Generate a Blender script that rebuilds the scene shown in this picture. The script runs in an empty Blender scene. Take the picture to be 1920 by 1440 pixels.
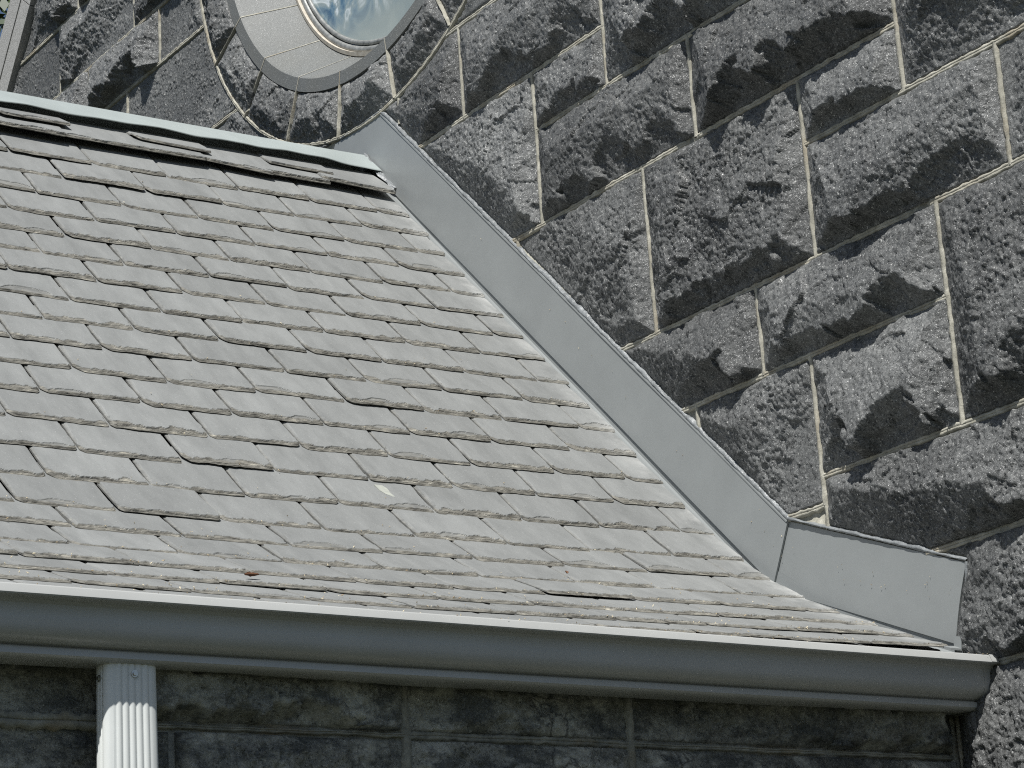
import bpy, math, random
import numpy as np

sc = bpy.context.scene
# ------------------------------------------------------------------ camera, sky, sun, exposure
S = 1.6                      # every coordinate below is in units of 1.6 m; Z0 is the camera height
Z0 = 1.6
D = bpy.data
def world_pos(p):
    return (p[0]*S, p[1]*S, p[2]*S + Z0)

yaw, pitch, roll = 0.61836406, 0.29619832, -0.06571732
cy, sy, cp, sp, cr, sr = math.cos(yaw), math.sin(yaw), math.cos(pitch), math.sin(pitch), math.cos(roll), math.sin(roll)
fwd = np.array([sy*cp, cy*cp, sp]); right = np.array([cy, -sy, 0.0]); up = np.cross(right, fwd)
right, up = cr*right + sr*up, -sr*right + cr*up
cam = D.cameras.new("camera"); cam_o = D.objects.new("camera", cam); sc.collection.objects.link(cam_o)
from mathutils import Matrix, Vector
m = Matrix.Identity(4)
for r in range(3):
    m[r][0], m[r][1], m[r][2] = right[r], up[r], -fwd[r]
m[0][3], m[1][3], m[2][3] = world_pos((-2.6, 0, 0))
cam_o.matrix_world = m
cam.sensor_width = 36; cam.lens = 36*4522/1920; cam.clip_end = 2000; cam.clip_start = 0.05
sc.camera = cam_o

SUN = Vector((-0.50, -0.44, 1.0)).normalized()
w = D.worlds.new("World"); sc.world = w; w.use_nodes = True
nt = w.node_tree
sky = nt.nodes.new("ShaderNodeTexSky"); sky.sky_type = 'NISHITA'; sky.sun_disc = False
sky.sun_elevation = math.asin(SUN.z); sky.sun_rotation = math.atan2(SUN.x, SUN.y)
nt.links.new(sky.outputs[0], nt.nodes["Background"].inputs[0]); nt.nodes["Background"].inputs[1].default_value = 0.062
sun = D.lights.new("sun", 'SUN'); sun.energy = 4.9; sun.angle = math.radians(0.5); sun.color = (1.0, 0.985, 0.95)
sun_o = D.objects.new("sun", sun); sc.collection.objects.link(sun_o)
sun_o.rotation_euler = SUN.to_track_quat('Z', 'Y').to_euler(); sun_o.location = (-10, -12, 30)
sc.view_settings.view_transform = 'Standard'; sc.view_settings.look = 'None'; sc.view_settings.gamma = 1
sc.view_settings.exposure = 0.24

# ------------------------------------------------------------------ helpers
rng = np.random.default_rng(7); random.seed(7)
_perm = np.random.default_rng(3).permutation(4096)
_ang = np.random.default_rng(5).random(4096)*2*np.pi
_gx, _gy = np.cos(_ang), np.sin(_ang)
def pn(x, y, seed=0):
    """2D gradient noise, about -0.7..0.7"""
    x = np.asarray(x, float); y = np.asarray(y, float)
    xi = np.floor(x).astype(np.int64); yi = np.floor(y).astype(np.int64); xf = x - xi; yf = y - yi
    def g(ix, iy, dx, dy):
        h = _perm[(_perm[(ix + seed*131) & 4095] + iy*7 + seed*17) & 4095]
        return _gx[h]*dx + _gy[h]*dy
    u = xf*xf*xf*(xf*(xf*6-15)+10); v = yf*yf*yf*(yf*(yf*6-15)+10)
    a = g(xi, yi, xf, yf); b = g(xi+1, yi, xf-1, yf); c = g(xi, yi+1, xf, yf-1); d = g(xi+1, yi+1, xf-1, yf-1)
    return (a*(1-u)+b*u)*(1-v) + (c*(1-u)+d*u)*v
def fbm(x, y, f, octv, seed=0, gain=0.5):
    s = 0; a = 1.0
    for k in range(octv):
        s = s + a*pn(x*f, y*f, seed+k*11); f *= 2.03; a *= gain
    return s
def facets_n(x, y, f, seed=0):
    """cellular chips: every cell is a small tilted plane, about -1..1"""
    x = x*f; y = y*f; xi = np.floor(x).astype(np.int64); yi = np.floor(y).astype(np.int64)
    best = np.full(x.shape, 9.0); val = np.zeros(x.shape)
    for dx in (-1, 0, 1):
        for dy in (-1, 0, 1):
            h = _perm[(_perm[(xi+dx + seed*131) & 4095] + (yi+dy)*7 + seed*17) & 4095]
            cx = xi+dx + (h % 61)/61.0; cy = yi+dy + (h % 53)/53.0
            ddx = x-cx; ddy = y-cy; d2 = ddx*ddx + ddy*ddy
            v = (h % 37)/37.0 - 0.5 + 0.9*(_gx[h]*ddx + _gy[h]*ddy)
            m_ = d2 < best; best = np.where(m_, d2, best); val = np.where(m_, v, val)
    return val
def sstep(a, b, x):
    t = np.clip((x-a)/(b-a), 0, 1); return t*t*(3-2*t)

class MB:
    """collects vertices (units of S), faces and point attributes; builds ONE mesh object"""
    def __init__(self):
        self.v = []; self.f = []; self.n = 0; self.at = {}
    def add(self, verts, faces, **attrs):
        verts = np.asarray(verts, float).reshape(-1, 3)
        self.v.append(verts)
        for k, val in attrs.items():
            self.at.setdefault(k, []).append((self.n, np.broadcast_to(np.asarray(val, float), (len(verts),))))
        if isinstance(faces, np.ndarray):
            self.f.append(faces + self.n)
        else:
            self.f += [np.array([i + self.n for i in f], dtype=np.int64)[None, :] for f in faces]
        self.n += len(verts)
    def grid(self, P, flip=False, keep=None, **attrs):
        """P: (r, c, 3) array"""
        r, c = P.shape[:2]
        i = np.arange(r*c).reshape(r, c)
        q = np.stack([i[:-1, :-1], i[:-1, 1:], i[1:, 1:], i[1:, :-1]], -1).reshape(-1, 4)
        if keep is not None:
            k = keep.reshape(-1); q = q[k[q].any(1)]
            used = np.unique(q); remap = np.zeros(r*c, np.int64); remap[used] = np.arange(len(used)); q = remap[q]
            P2 = P.reshape(-1, 3)[used]; attrs = {a: np.broadcast_to(np.asarray(b, float), (r, c)).reshape(-1)[used] for a, b in attrs.items()}
        else:
            P2 = P.reshape(-1, 3); attrs = {a: np.broadcast_to(np.asarray(b, float), (r, c)).reshape(-1) for a, b in attrs.items()}
        if flip: q = q[:, ::-1]
        self.add(P2, q, **attrs)
    def box(self, lo, hi, **attrs):
        x0, y0, z0 = lo; x1, y1, z1 = hi
        v = [(x0,y0,z0),(x1,y0,z0),(x1,y1,z0),(x0,y1,z0),(x0,y0,z1),(x1,y0,z1),(x1,y1,z1),(x0,y1,z1)]
        self.add(v, [(0,3,2,1),(4,5,6,7),(0,1,5,4),(1,2,6,5),(2,3,7,6),(3,0,4,7)], **attrs)
    def prism(self, poly, vec, **attrs):
        """planar polygon extruded by vec"""
        p = np.asarray(poly, float); n = len(p); v = np.vstack([p, p + np.asarray(vec, float)])
        self.add(v, [tuple(range(n))[::-1], tuple(range(n, 2*n))] + [(i, (i+1) % n, n+(i+1) % n, n+i) for i in range(n)], **attrs)
    def tube(self, pts, rad, seg=10, **attrs):
        pts = np.asarray(pts, float); rad = np.broadcast_to(np.asarray(rad, float), (len(pts),))
        rings = []
        for i, p in enumerate(pts):
            t = pts[min(i+1, len(pts)-1)] - pts[max(i-1, 0)]; t = t/np.linalg.norm(t)
            a = np.cross(t, (0.3, 0.2, 0.93)); a /= np.linalg.norm(a); b = np.cross(t, a)
            th = np.linspace(0, 2*np.pi, seg, endpoint=False)
            rings.append(p + rad[i]*(np.cos(th)[:, None]*a + np.sin(th)[:, None]*b))
        R = np.array(rings); R = np.concatenate([R, R[:, :1]], 1)
        base = self.n
        self.grid(R, **attrs)
        c = seg + 1
        self.f.append(np.array([list(range(base, base+seg))[::-1]])); e = base + (len(pts)-1)*c
        self.f.append(np.array([list(range(e, e+seg))]))
    def build(self, name, mat, parent=None, smooth=False):
        V = np.vstack(self.v)
        me = D.meshes.new(name)
        W = V*S; W[:, 2] += Z0
        me.vertices.add(len(W)); me.vertices.foreach_set("co", W.astype(np.float32).ravel())
        lens = np.concatenate([np.full(len(f), f.shape[1]) for f in self.f]); loops = np.concatenate([f.ravel() for f in self.f])
        me.loops.add(len(loops)); me.loops.foreach_set("vertex_index", loops.astype(np.int32))
        me.polygons.add(len(lens)); me.polygons.foreach_set("loop_start", np.concatenate([[0], np.cumsum(lens)[:-1]]).astype(np.int32))
        me.polygons.foreach_set("use_smooth", np.full(len(lens), smooth))
        me.update(calc_edges=True); me.validate()
        for k, parts in self.at.items():
            arr = np.zeros(len(V), np.float32)
            for st, val in parts: arr[st:st+len(val)] = val
            if len(me.vertices) == len(arr):
                me.attributes.new(k, 'FLOAT', 'POINT').data.foreach_set("value", arr)
        o = D.objects.new(name, me); sc.collection.objects.link(o); me.materials.append(mat)
        if parent is not None: o.parent = parent; o.matrix_parent_inverse = parent.matrix_world.inverted() if False else Matrix.Translation(-Vector(parent.location))
        return o

def tag(o, label=None, cat=None, group=None, kind=None):
    if label: o["label"] = label
    if cat: o["category"] = cat
    if group: o["group"] = group
    if kind: o["kind"] = kind
    return o
def thing(name, label, cat, at, group=None):
    o = D.objects.new(name, None); sc.collection.objects.link(o); o.location = world_pos(at); o.empty_display_size = 0.1
    return tag(o, label, cat, group)

# ------------------------------------------------------------------ materials
class Mat:
    def __init__(self, name):
        self.m = D.materials.new(name); self.m.use_nodes = True; self.t = self.m.node_tree; self.b = self.t.nodes["Principled BSDF"]
    def n(self, typ, **kw):
        nd = self.t.nodes.new(typ)
        for k, v in kw.items():
            if k in nd.inputs: nd.inputs[k].default_value = v
            else: setattr(nd, k, v)
        return nd
    def l(self, a, b): self.t.links.new(a, b)
    def pos(self):
        if not hasattr(self, "_p"): self._p = self.n("ShaderNodeNewGeometry").outputs["Position"]
        return self._p
    def mapped(self, scale):
        mp = self.n("ShaderNodeMapping"); mp.inputs["Scale"].default_value = scale; self.l(self.pos(), mp.inputs["Vector"]); return mp.outputs[0]
    def noise(self, scale, detail=4, rough=0.6, vec=None, dist=0.0):
        nd = self.n("ShaderNodeTexNoise"); nd.inputs["Scale"].default_value = scale; nd.inputs["Detail"].default_value = detail
        nd.inputs["Roughness"].default_value = rough; nd.inputs["Distortion"].default_value = dist
        self.l(vec or self.pos(), nd.inputs["Vector"]); return nd.outputs["Fac"]
    def voro(self, scale, out="Color", vec=None):
        nd = self.n("ShaderNodeTexVoronoi"); nd.inputs["Scale"].default_value = scale; self.l(vec or self.pos(), nd.inputs["Vector"]); return nd.outputs[out]
    def ramp(self, fac, stops):
        r = self.n("ShaderNodeValToRGB"); e = r.color_ramp.elements
        while len(e) < len(stops): e.new(0.5)
        for el, (p, c) in zip(e, stops):
            el.position = p; el.color = (c, c, c, 1) if isinstance(c, (int, float)) else (*c, 1)
        self.l(fac, r.inputs[0]); return r.outputs[0]
    def mix(self, fac, a, b, mode='MIX'):
        x = self.n("ShaderNodeMix"); x.data_type = 'RGBA'; x.blend_type = mode
        for sock, val in ((x.inputs["Factor"], fac), (x.inputs["A"] if False else x.inputs[6], a), (x.inputs[7], b)):
            if isinstance(val, (int, float)): sock.default_value = val
            elif isinstance(val, tuple): sock.default_value = (*val, 1)
            else: self.l(val, sock)
        return x.outputs[2]
    def math(self, op, a, b=0.0):
        x = self.n("ShaderNodeMath"); x.operation = op
        for i, v in enumerate((a, b)):
            if isinstance(v, (int, float)): x.inputs[i].default_value = v
            else: self.l(v, x.inputs[i])
        return x.outputs[0]
    def attr(self, name): 
        a = self.n("ShaderNodeAttribute"); a.attribute_name = name; return a.outputs["Fac"]
    def bump(self, h, strength=0.3, dist=0.01, prev=None):
        b = self.n("ShaderNodeBump"); b.inputs["Strength"].default_value = strength; b.inputs["Distance"].default_value = dist
        self.l(h, b.inputs["Height"])
        if prev is not None: self.l(prev, b.inputs["Normal"])
        return b.outputs[0]
    def set(self, **kw):
        for k, v in kw.items():
            k = k.replace("_", " ")
            if isinstance(v, (int, float)): self.b.inputs[k].default_value = v
            elif isinstance(v, tuple): self.b.inputs[k].default_value = (*v, 1)
            else: self.l(v, self.b.inputs[k])
        return self

def granite(name, dark, light, pale, moss_and_shade=False):
    g = Mat(name)
    big = g.noise(3.0, 5, 0.6); fine = g.noise(70, 4, 0.75); grain = g.noise(150, 3, 0.8)
    base = g.ramp(g.math('ADD', g.math('MULTIPLY', big, 0.45), g.math('MULTIPLY', fine, 0.55)), [(0.34, dark), (0.66, light)])
    sp = g.ramp(grain, [(0.60, 0.0), (0.69, 0.9)])  # pale mineral grains, brightened so sparkling glints are painted into the colour
    col = g.mix(sp, base, pale)
    dk = g.ramp(g.noise(170, 2, 0.7), [(0.36, 0.75), (0.44, 0.0)])
    col = g.mix(dk, col, tuple(c*0.5 for c in dark))
    tint = g.attr("tint")
    tv = g.n("ShaderNodeCombineColor"); [g.l(tint, tv.inputs[i]) for i in range(3)]
    col = g.mix(1.0, col, tv.outputs[0], 'MULTIPLY')
    if moss_and_shade:
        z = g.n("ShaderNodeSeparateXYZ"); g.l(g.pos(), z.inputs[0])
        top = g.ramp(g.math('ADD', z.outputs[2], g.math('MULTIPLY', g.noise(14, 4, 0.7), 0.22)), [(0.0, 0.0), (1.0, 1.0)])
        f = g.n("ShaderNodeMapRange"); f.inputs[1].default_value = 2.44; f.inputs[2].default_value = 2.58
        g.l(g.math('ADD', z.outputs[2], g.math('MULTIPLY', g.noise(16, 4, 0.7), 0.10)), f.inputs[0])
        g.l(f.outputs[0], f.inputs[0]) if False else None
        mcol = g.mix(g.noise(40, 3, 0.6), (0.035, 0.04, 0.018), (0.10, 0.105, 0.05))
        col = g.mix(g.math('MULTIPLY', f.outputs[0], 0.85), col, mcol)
        pp = g.ramp(g.noise(8, 6, 0.7), [(0.47, 0.0), (0.62, 0.8)])
        col = g.mix(pp, col, tuple(c*1.5 for c in light))
    if moss_and_shade:  # dark crevice lines painted in as relief shading, plus dirt stains
        wv = g.n("ShaderNodeTexVoronoi"); wv.feature = 'DISTANCE_TO_EDGE'; wv.inputs["Scale"].default_value = 5.0
        ad = g.n("ShaderNodeVectorMath"); ad.operation = 'ADD'; nz = g.n("ShaderNodeTexNoise"); nz.inputs["Scale"].default_value = 6; nz.inputs["Detail"].default_value = 5
        sc_v = g.n("ShaderNodeVectorMath"); sc_v.operation = 'SCALE'; sc_v.inputs["Scale"].default_value = 0.35
        g.l(g.pos(), nz.inputs["Vector"]); g.l(nz.outputs["Color"], sc_v.inputs[0]); g.l(g.pos(), ad.inputs[0]); g.l(sc_v.outputs[0], ad.inputs[1]); g.l(ad.outputs[0], wv.inputs["Vector"])
        ck = g.math('MULTIPLY', g.ramp(wv.outputs["Distance"], [(0.0, 0.8), (0.03, 0.0)]), g.ramp(g.noise(4, 3, 0.6), [(0.5, 0.0), (0.6, 1.0)]))
        col = g.mix(ck, col, (0.03, 0.03, 0.028))
        st = g.ramp(g.noise(9, 5, 0.7, g.mapped((1.0, 1.0, 2.2))), [(0.40, 0.75), (0.52, 0.0)])
        col = g.mix(st, col, (0.045, 0.052, 0.052))
    # mica: small flakes with their own facing and a sharp gloss
    flake = g.voro(300); fl = g.n("ShaderNodeSeparateColor"); g.l(flake, fl.inputs[0])
    isf = g.ramp(fl.outputs[0], [(0.80, 0.0), (0.84, 1.0)])
    n1 = g.bump(g.noise(120, 5, 0.75), 0.9, 0.004)
    n2 = g.bump(g.noise(420, 3, 0.7), 0.6, 0.0016, n1)
    n3 = g.bump(fl.outputs[1], 0.5, 0.002, n2)
    rough = g.math('SUBTRACT', 0.62, g.math('MULTIPLY', isf, 0.36))
    g.set(Base_Color=col, Roughness=rough, Normal=n3, Specular_IOR_Level=g.math('ADD', 0.35, g.math('MULTIPLY', isf, 0.6)))
    return g.m

M = {}
M['granite'] = granite("dark_granite", (0.044, 0.046, 0.047), (0.205, 0.209, 0.204), (0.66, 0.66, 0.63))
M['granite_side'] = granite("weathered_granite", (0.085, 0.088, 0.078), (0.345, 0.345, 0.30), (0.52, 0.52, 0.46), moss_and_shade=True)

g = Mat("dressed_granite")
b_ = g.mix(g.ramp(g.noise(300, 2, 0.7), [(0.42, 0.0), (0.62, 1.0)]), (0.095, 0.10, 0.097), (0.175, 0.182, 0.177))
b_ = g.mix(g.ramp(g.noise(4, 4, 0.6), [(0.4, 0.0), (0.7, 0.6)]), b_, (0.135, 0.135, 0.122))
b_ = g.mix(g.ramp(g.noise(500, 1, 0.5), [(0.68, 0.0), (0.74, 1.0)]), b_, (0.75, 0.75, 0.73))
g.set(Base_Color=b_, Roughness=0.6, Normal=g.bump(g.noise(260, 3, 0.6), 0.25, 0.002)); M['dressed'] = g.m
g = Mat('coping_granite')
b_ = g.mix(g.ramp(g.noise(240, 2, 0.7), [(0.40, 0.0), (0.62, 1.0)]), (0.24, 0.235, 0.22), (0.48, 0.475, 0.455))
g.set(Base_Color=b_, Roughness=0.65, Normal=g.bump(g.noise(200, 3, 0.6), 0.4, 0.003)); M['coping'] = g.m

g = Mat("lime_mortar")
b_ = g.ramp(g.noise(30, 5, 0.7), [(0.3, (0.22, 0.212, 0.172)), (0.55, (0.38, 0.365, 0.305)), (0.75, (0.60, 0.58, 0.50))])
b_ = g.mix(g.ramp(g.noise(6, 4, 0.6), [(0.52, 0.0), (0.66, 0.45)]), b_, (0.27, 0.21, 0.13))
b_ = g.mix(g.ramp(g.noise(120, 3, 0.6), [(0.58, 0.0), (0.7, 0.5)]), b_, (0.14, 0.13, 0.11))
g.set(Base_Color=b_, Roughness=0.9, Normal=g.bump(g.noise(160, 4, 0.7), 0.6, 0.003)); M['mortar'] = g.m
g = Mat("aged_mortar")
b_ = g.ramp(g.noise(30, 5, 0.7), [(0.3, (0.13, 0.132, 0.112)), (0.7, (0.36, 0.355, 0.30))])
b_ = g.mix(g.ramp(g.noise(5, 3, 0.6), [(0.54, 0.0), (0.66, 0.55)]), b_, (0.26, 0.19, 0.09))
g.set(Base_Color=b_, Roughness=0.92, Normal=g.bump(g.noise(120, 4, 0.7), 0.7, 0.004)); M['mortar_side'] = g.m

g = Mat("slate")
tint = g.attr("tint"); edge = g.attr("edge"); wash = g.attr("wash")
b_ = g.ramp(g.noise(14, 5, 0.65, g.mapped((1.0, 0.35, 0.35))), [(0.3, (0.176, 0.181, 0.176)), (0.7, (0.245, 0.251, 0.244))])
tv = g.n("ShaderNodeCombineColor"); [g.l(tint, tv.inputs[i]) for i in range(3)]
b_ = g.mix(1.0, b_, tv.outputs[0], 'MULTIPLY')
b_ = g.mix(g.ramp(g.noise(240, 2, 0.5), [(0.66, 0.0), (0.74, 0.5)]), b_, (0.42, 0.42, 0.41))
b_ = g.mix(g.ramp(g.noise(420, 1, 0.5), [(0.26, 0.6), (0.34, 0.0)]), b_, (0.10, 0.10, 0.095))
ec = g.ramp(g.noise(60, 5, 0.75, g.mapped((0.35, 1.0, 1.6))), [(0.34, (0.03, 0.028, 0.023)), (0.47, (0.125, 0.12, 0.103)), (0.60, (0.215, 0.205, 0.176)), (0.72, (0.46, 0.43, 0.35))])
b_ = g.mix(edge, b_, ec)
wf = g.math('MULTIPLY', wash, g.ramp(g.noise(9, 4, 0.65), [(0.40, 0.0), (0.62, 1.0)]))
b_ = g.mix(wf, b_, (0.50, 0.50, 0.48))
n1 = g.bump(g.noise(38, 5, 0.6, g.mapped((0.7, 1.0, 1.0))), 0.18, 0.006)
n2 = g.bump(g.noise(90, 5, 0.8, g.mapped((0.4, 1.0, 2.0))), g_s if False else 0.22, 0.003, n1)
g.set(Base_Color=b_, Roughness=0.68, Normal=n2, Specular_IOR_Level=0.35); M['slate'] = g.m

def paint(name, col, rough, var=0.06, chalk=0.0):
    g = Mat(name)
    b_ = g.mix(g.ramp(g.noise(5, 5, 0.65), [(0.35, 0.0), (0.7, 1.0)]), tuple(c*(1-var) for c in col), tuple(c*(1+var) for c in col))
    b_ = g.mix(g.ramp(g.noise(330, 1, 0.5), [(0.74, 0.0), (0.79, 0.55)]), b_, tuple(min(1, c*1.6) for c in col))
    g.set(Base_Color=b_, Roughness=rough, Normal=g.bump(g.noise(3.5, 3, 0.5), 0.16, 0.02), Specular_IOR_Level=0.5)
    return g.m
M['flash'] = paint("grey_painted_metal", (0.250, 0.264, 0.262), 0.36, 0.05)
M['cap'] = paint("pale_grey_painted_metal", (0.335, 0.37, 0.36), 0.45)
M['gutter'] = paint("grey_gutter_enamel", (0.415, 0.42, 0.405), 0.30, 0.04)
M['pipe'] = paint("light_grey_enamel", (0.66, 0.68, 0.66), 0.45, 0.03)
g = Mat("silver_sealant"); g.set(Base_Color=g.ramp(g.noise(50, 5, 0.7), [(0.3, (0.12, 0.128, 0.13)), (0.7, (0.27, 0.285, 0.29))]), Roughness=0.38, Normal=g.bump(g.noise(60, 4, 0.65), 0.6, 0.006)); M['seal'] = g.m
g = Mat("zinc_screw"); g.set(Base_Color=(0.6, 0.6, 0.58), Metallic=1.0, Roughness=0.35); M['zinc'] = g.m
g = Mat("lead_came"); g.set(Base_Color=g.ramp(g.noise(40, 4, 0.6), [(0.3, (0.16, 0.165, 0.16)), (0.7, (0.36, 0.365, 0.35))]), Roughness=0.45, Metallic=0.3); M['lead'] = g.m
g = Mat("putty"); g.set(Base_Color=g.ramp(g.noise(40, 4, 0.6), [(0.3, (0.42, 0.37, 0.30)), (0.7, (0.62, 0.58, 0.50))]), Roughness=0.8); M['putty'] = g.m
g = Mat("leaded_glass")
top_ = g.ramp(g.noise(3.4, 3, 0.55, dist=2.6), [(0.30, (0.05, 0.12, 0.20)), (0.42, (0.16, 0.25, 0.31)), (0.52, (0.30, 0.36, 0.36)), (0.60, (0.66, 0.72, 0.75)), (0.70, (0.30, 0.37, 0.38))])  # stained glass swirl, with sky and tree reflections painted into its colour
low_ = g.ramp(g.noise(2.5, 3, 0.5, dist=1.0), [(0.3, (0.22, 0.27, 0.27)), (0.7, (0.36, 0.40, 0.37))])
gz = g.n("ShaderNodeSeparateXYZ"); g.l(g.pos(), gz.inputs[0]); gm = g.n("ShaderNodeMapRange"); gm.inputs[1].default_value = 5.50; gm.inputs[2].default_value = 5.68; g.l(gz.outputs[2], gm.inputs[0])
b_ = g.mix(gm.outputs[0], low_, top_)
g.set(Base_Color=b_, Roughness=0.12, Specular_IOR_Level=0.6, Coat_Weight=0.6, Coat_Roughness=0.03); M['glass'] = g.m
g = Mat("deck_felt"); g.set(Base_Color=(0.03, 0.03, 0.03), Roughness=0.95); M['deck'] = g.m
g = Mat("ground_grass")
b_ = g.ramp(g.noise(1.4, 8, 0.7), [(0.3, (0.014, 0.020, 0.007)), (0.55, (0.030, 0.034, 0.014)), (0.75, (0.055, 0.052, 0.03))])
g.set(Base_Color=b_, Roughness=0.95, Normal=g.bump(g.noise(40, 5, 0.7), 0.8, 0.03)); M['ground'] = g.m
g = Mat("bark"); g.set(Base_Color=g.ramp(g.noise(18, 5, 0.7, g.mapped((1, 1, 0.2))), [(0.3, (0.05, 0.04, 0.03)), (0.7, (0.14, 0.115, 0.09))]), Roughness=0.95); M['bark'] = g.m
g = Mat("tree_leaf")
tt = g.attr("tint"); b_ = g.ramp(tt, [(0.0, (0.014, 0.03, 0.01)), (1.0, (0.05, 0.08, 0.02))])
g.set(Base_Color=b_, Roughness=0.55); M['leaf'] = g.m
g = Mat("dry_leaf"); g.set(Base_Color=g.ramp(g.noise(90, 3, 0.6), [(0.3, (0.06, 0.025, 0.012)), (0.7, (0.20, 0.09, 0.04))]), Roughness=0.7); M['dry'] = g.m
g = Mat("pale_flake"); g.set(Base_Color=g.ramp(g.noise(60, 3, 0.6), [(0.3, (0.32, 0.33, 0.295)), (0.7, (0.40, 0.41, 0.36))]), Roughness=0.8); M['flake'] = g.m
g = Mat("seed_husk"); g.set(Base_Color=g.ramp(g.attr("tint"), [(0.0, (0.30, 0.22, 0.12)), (1.0, (0.72, 0.64, 0.46))]), Roughness=0.8); M['seed'] = g.m

# ------------------------------------------------------------------ ground
mb = MB(); N = 60
gx = np.concatenate([-np.geomspace(400, 1, N//2), np.geomspace(1, 400, N//2)]); GX, GY = np.meshgrid(gx, gx, indexing='ij')
GZ = -1.0 + 0.0*GX + np.where(np.hypot(GX, GY) > 8, 0.25*pn(GX*.07, GY*.07, 4), 0)
mb.grid(np.stack([GX, GY, GZ], -1), flip=True)
tag(mb.build("ground", M['ground'], smooth=True), kind="structure")

# ------------------------------------------------------------------ roof and flashing lines on the gable wall (plane X = 0; Y away from the viewer)
L1 = ((4.065, 2.105), (2.895, 0.915)); L2 = ((2.874, 0.906), (2.507, 0.759))
WC = (4.13, 2.867); RO, RM, RI, RG = 0.763, 0.641, 0.607, 0.522
def above(line, Y, Z):
    (y0, z0), (y1, z1) = line; sl = (z1-z0)/(y1-y0); return (Z - z0 - sl*(Y-y0))/math.hypot(1, sl)
def d_free(Y, Z):
    d = np.minimum(above(L1, Y, Z), above(L2, Y, Z))
    d = np.maximum(d, np.where(Y > 3.9, Z - 2.1065, -1.0))
    return np.maximum(d, 2.515 + 0.374*np.clip(0.757-Z, 0, .11) - Y - np.where(Z < 0.62, -0.058, 0))
RAKE = ((5.878, 3.169), (6.051, 2.955))
def d_rake(Y, Z):
    (y0, z0), (y1, z1) = RAKE; sl = (z1-z0)/(y1-y0); return -(Z - z0 - sl*(Y-y0))/math.hypot(1, sl)

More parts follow.
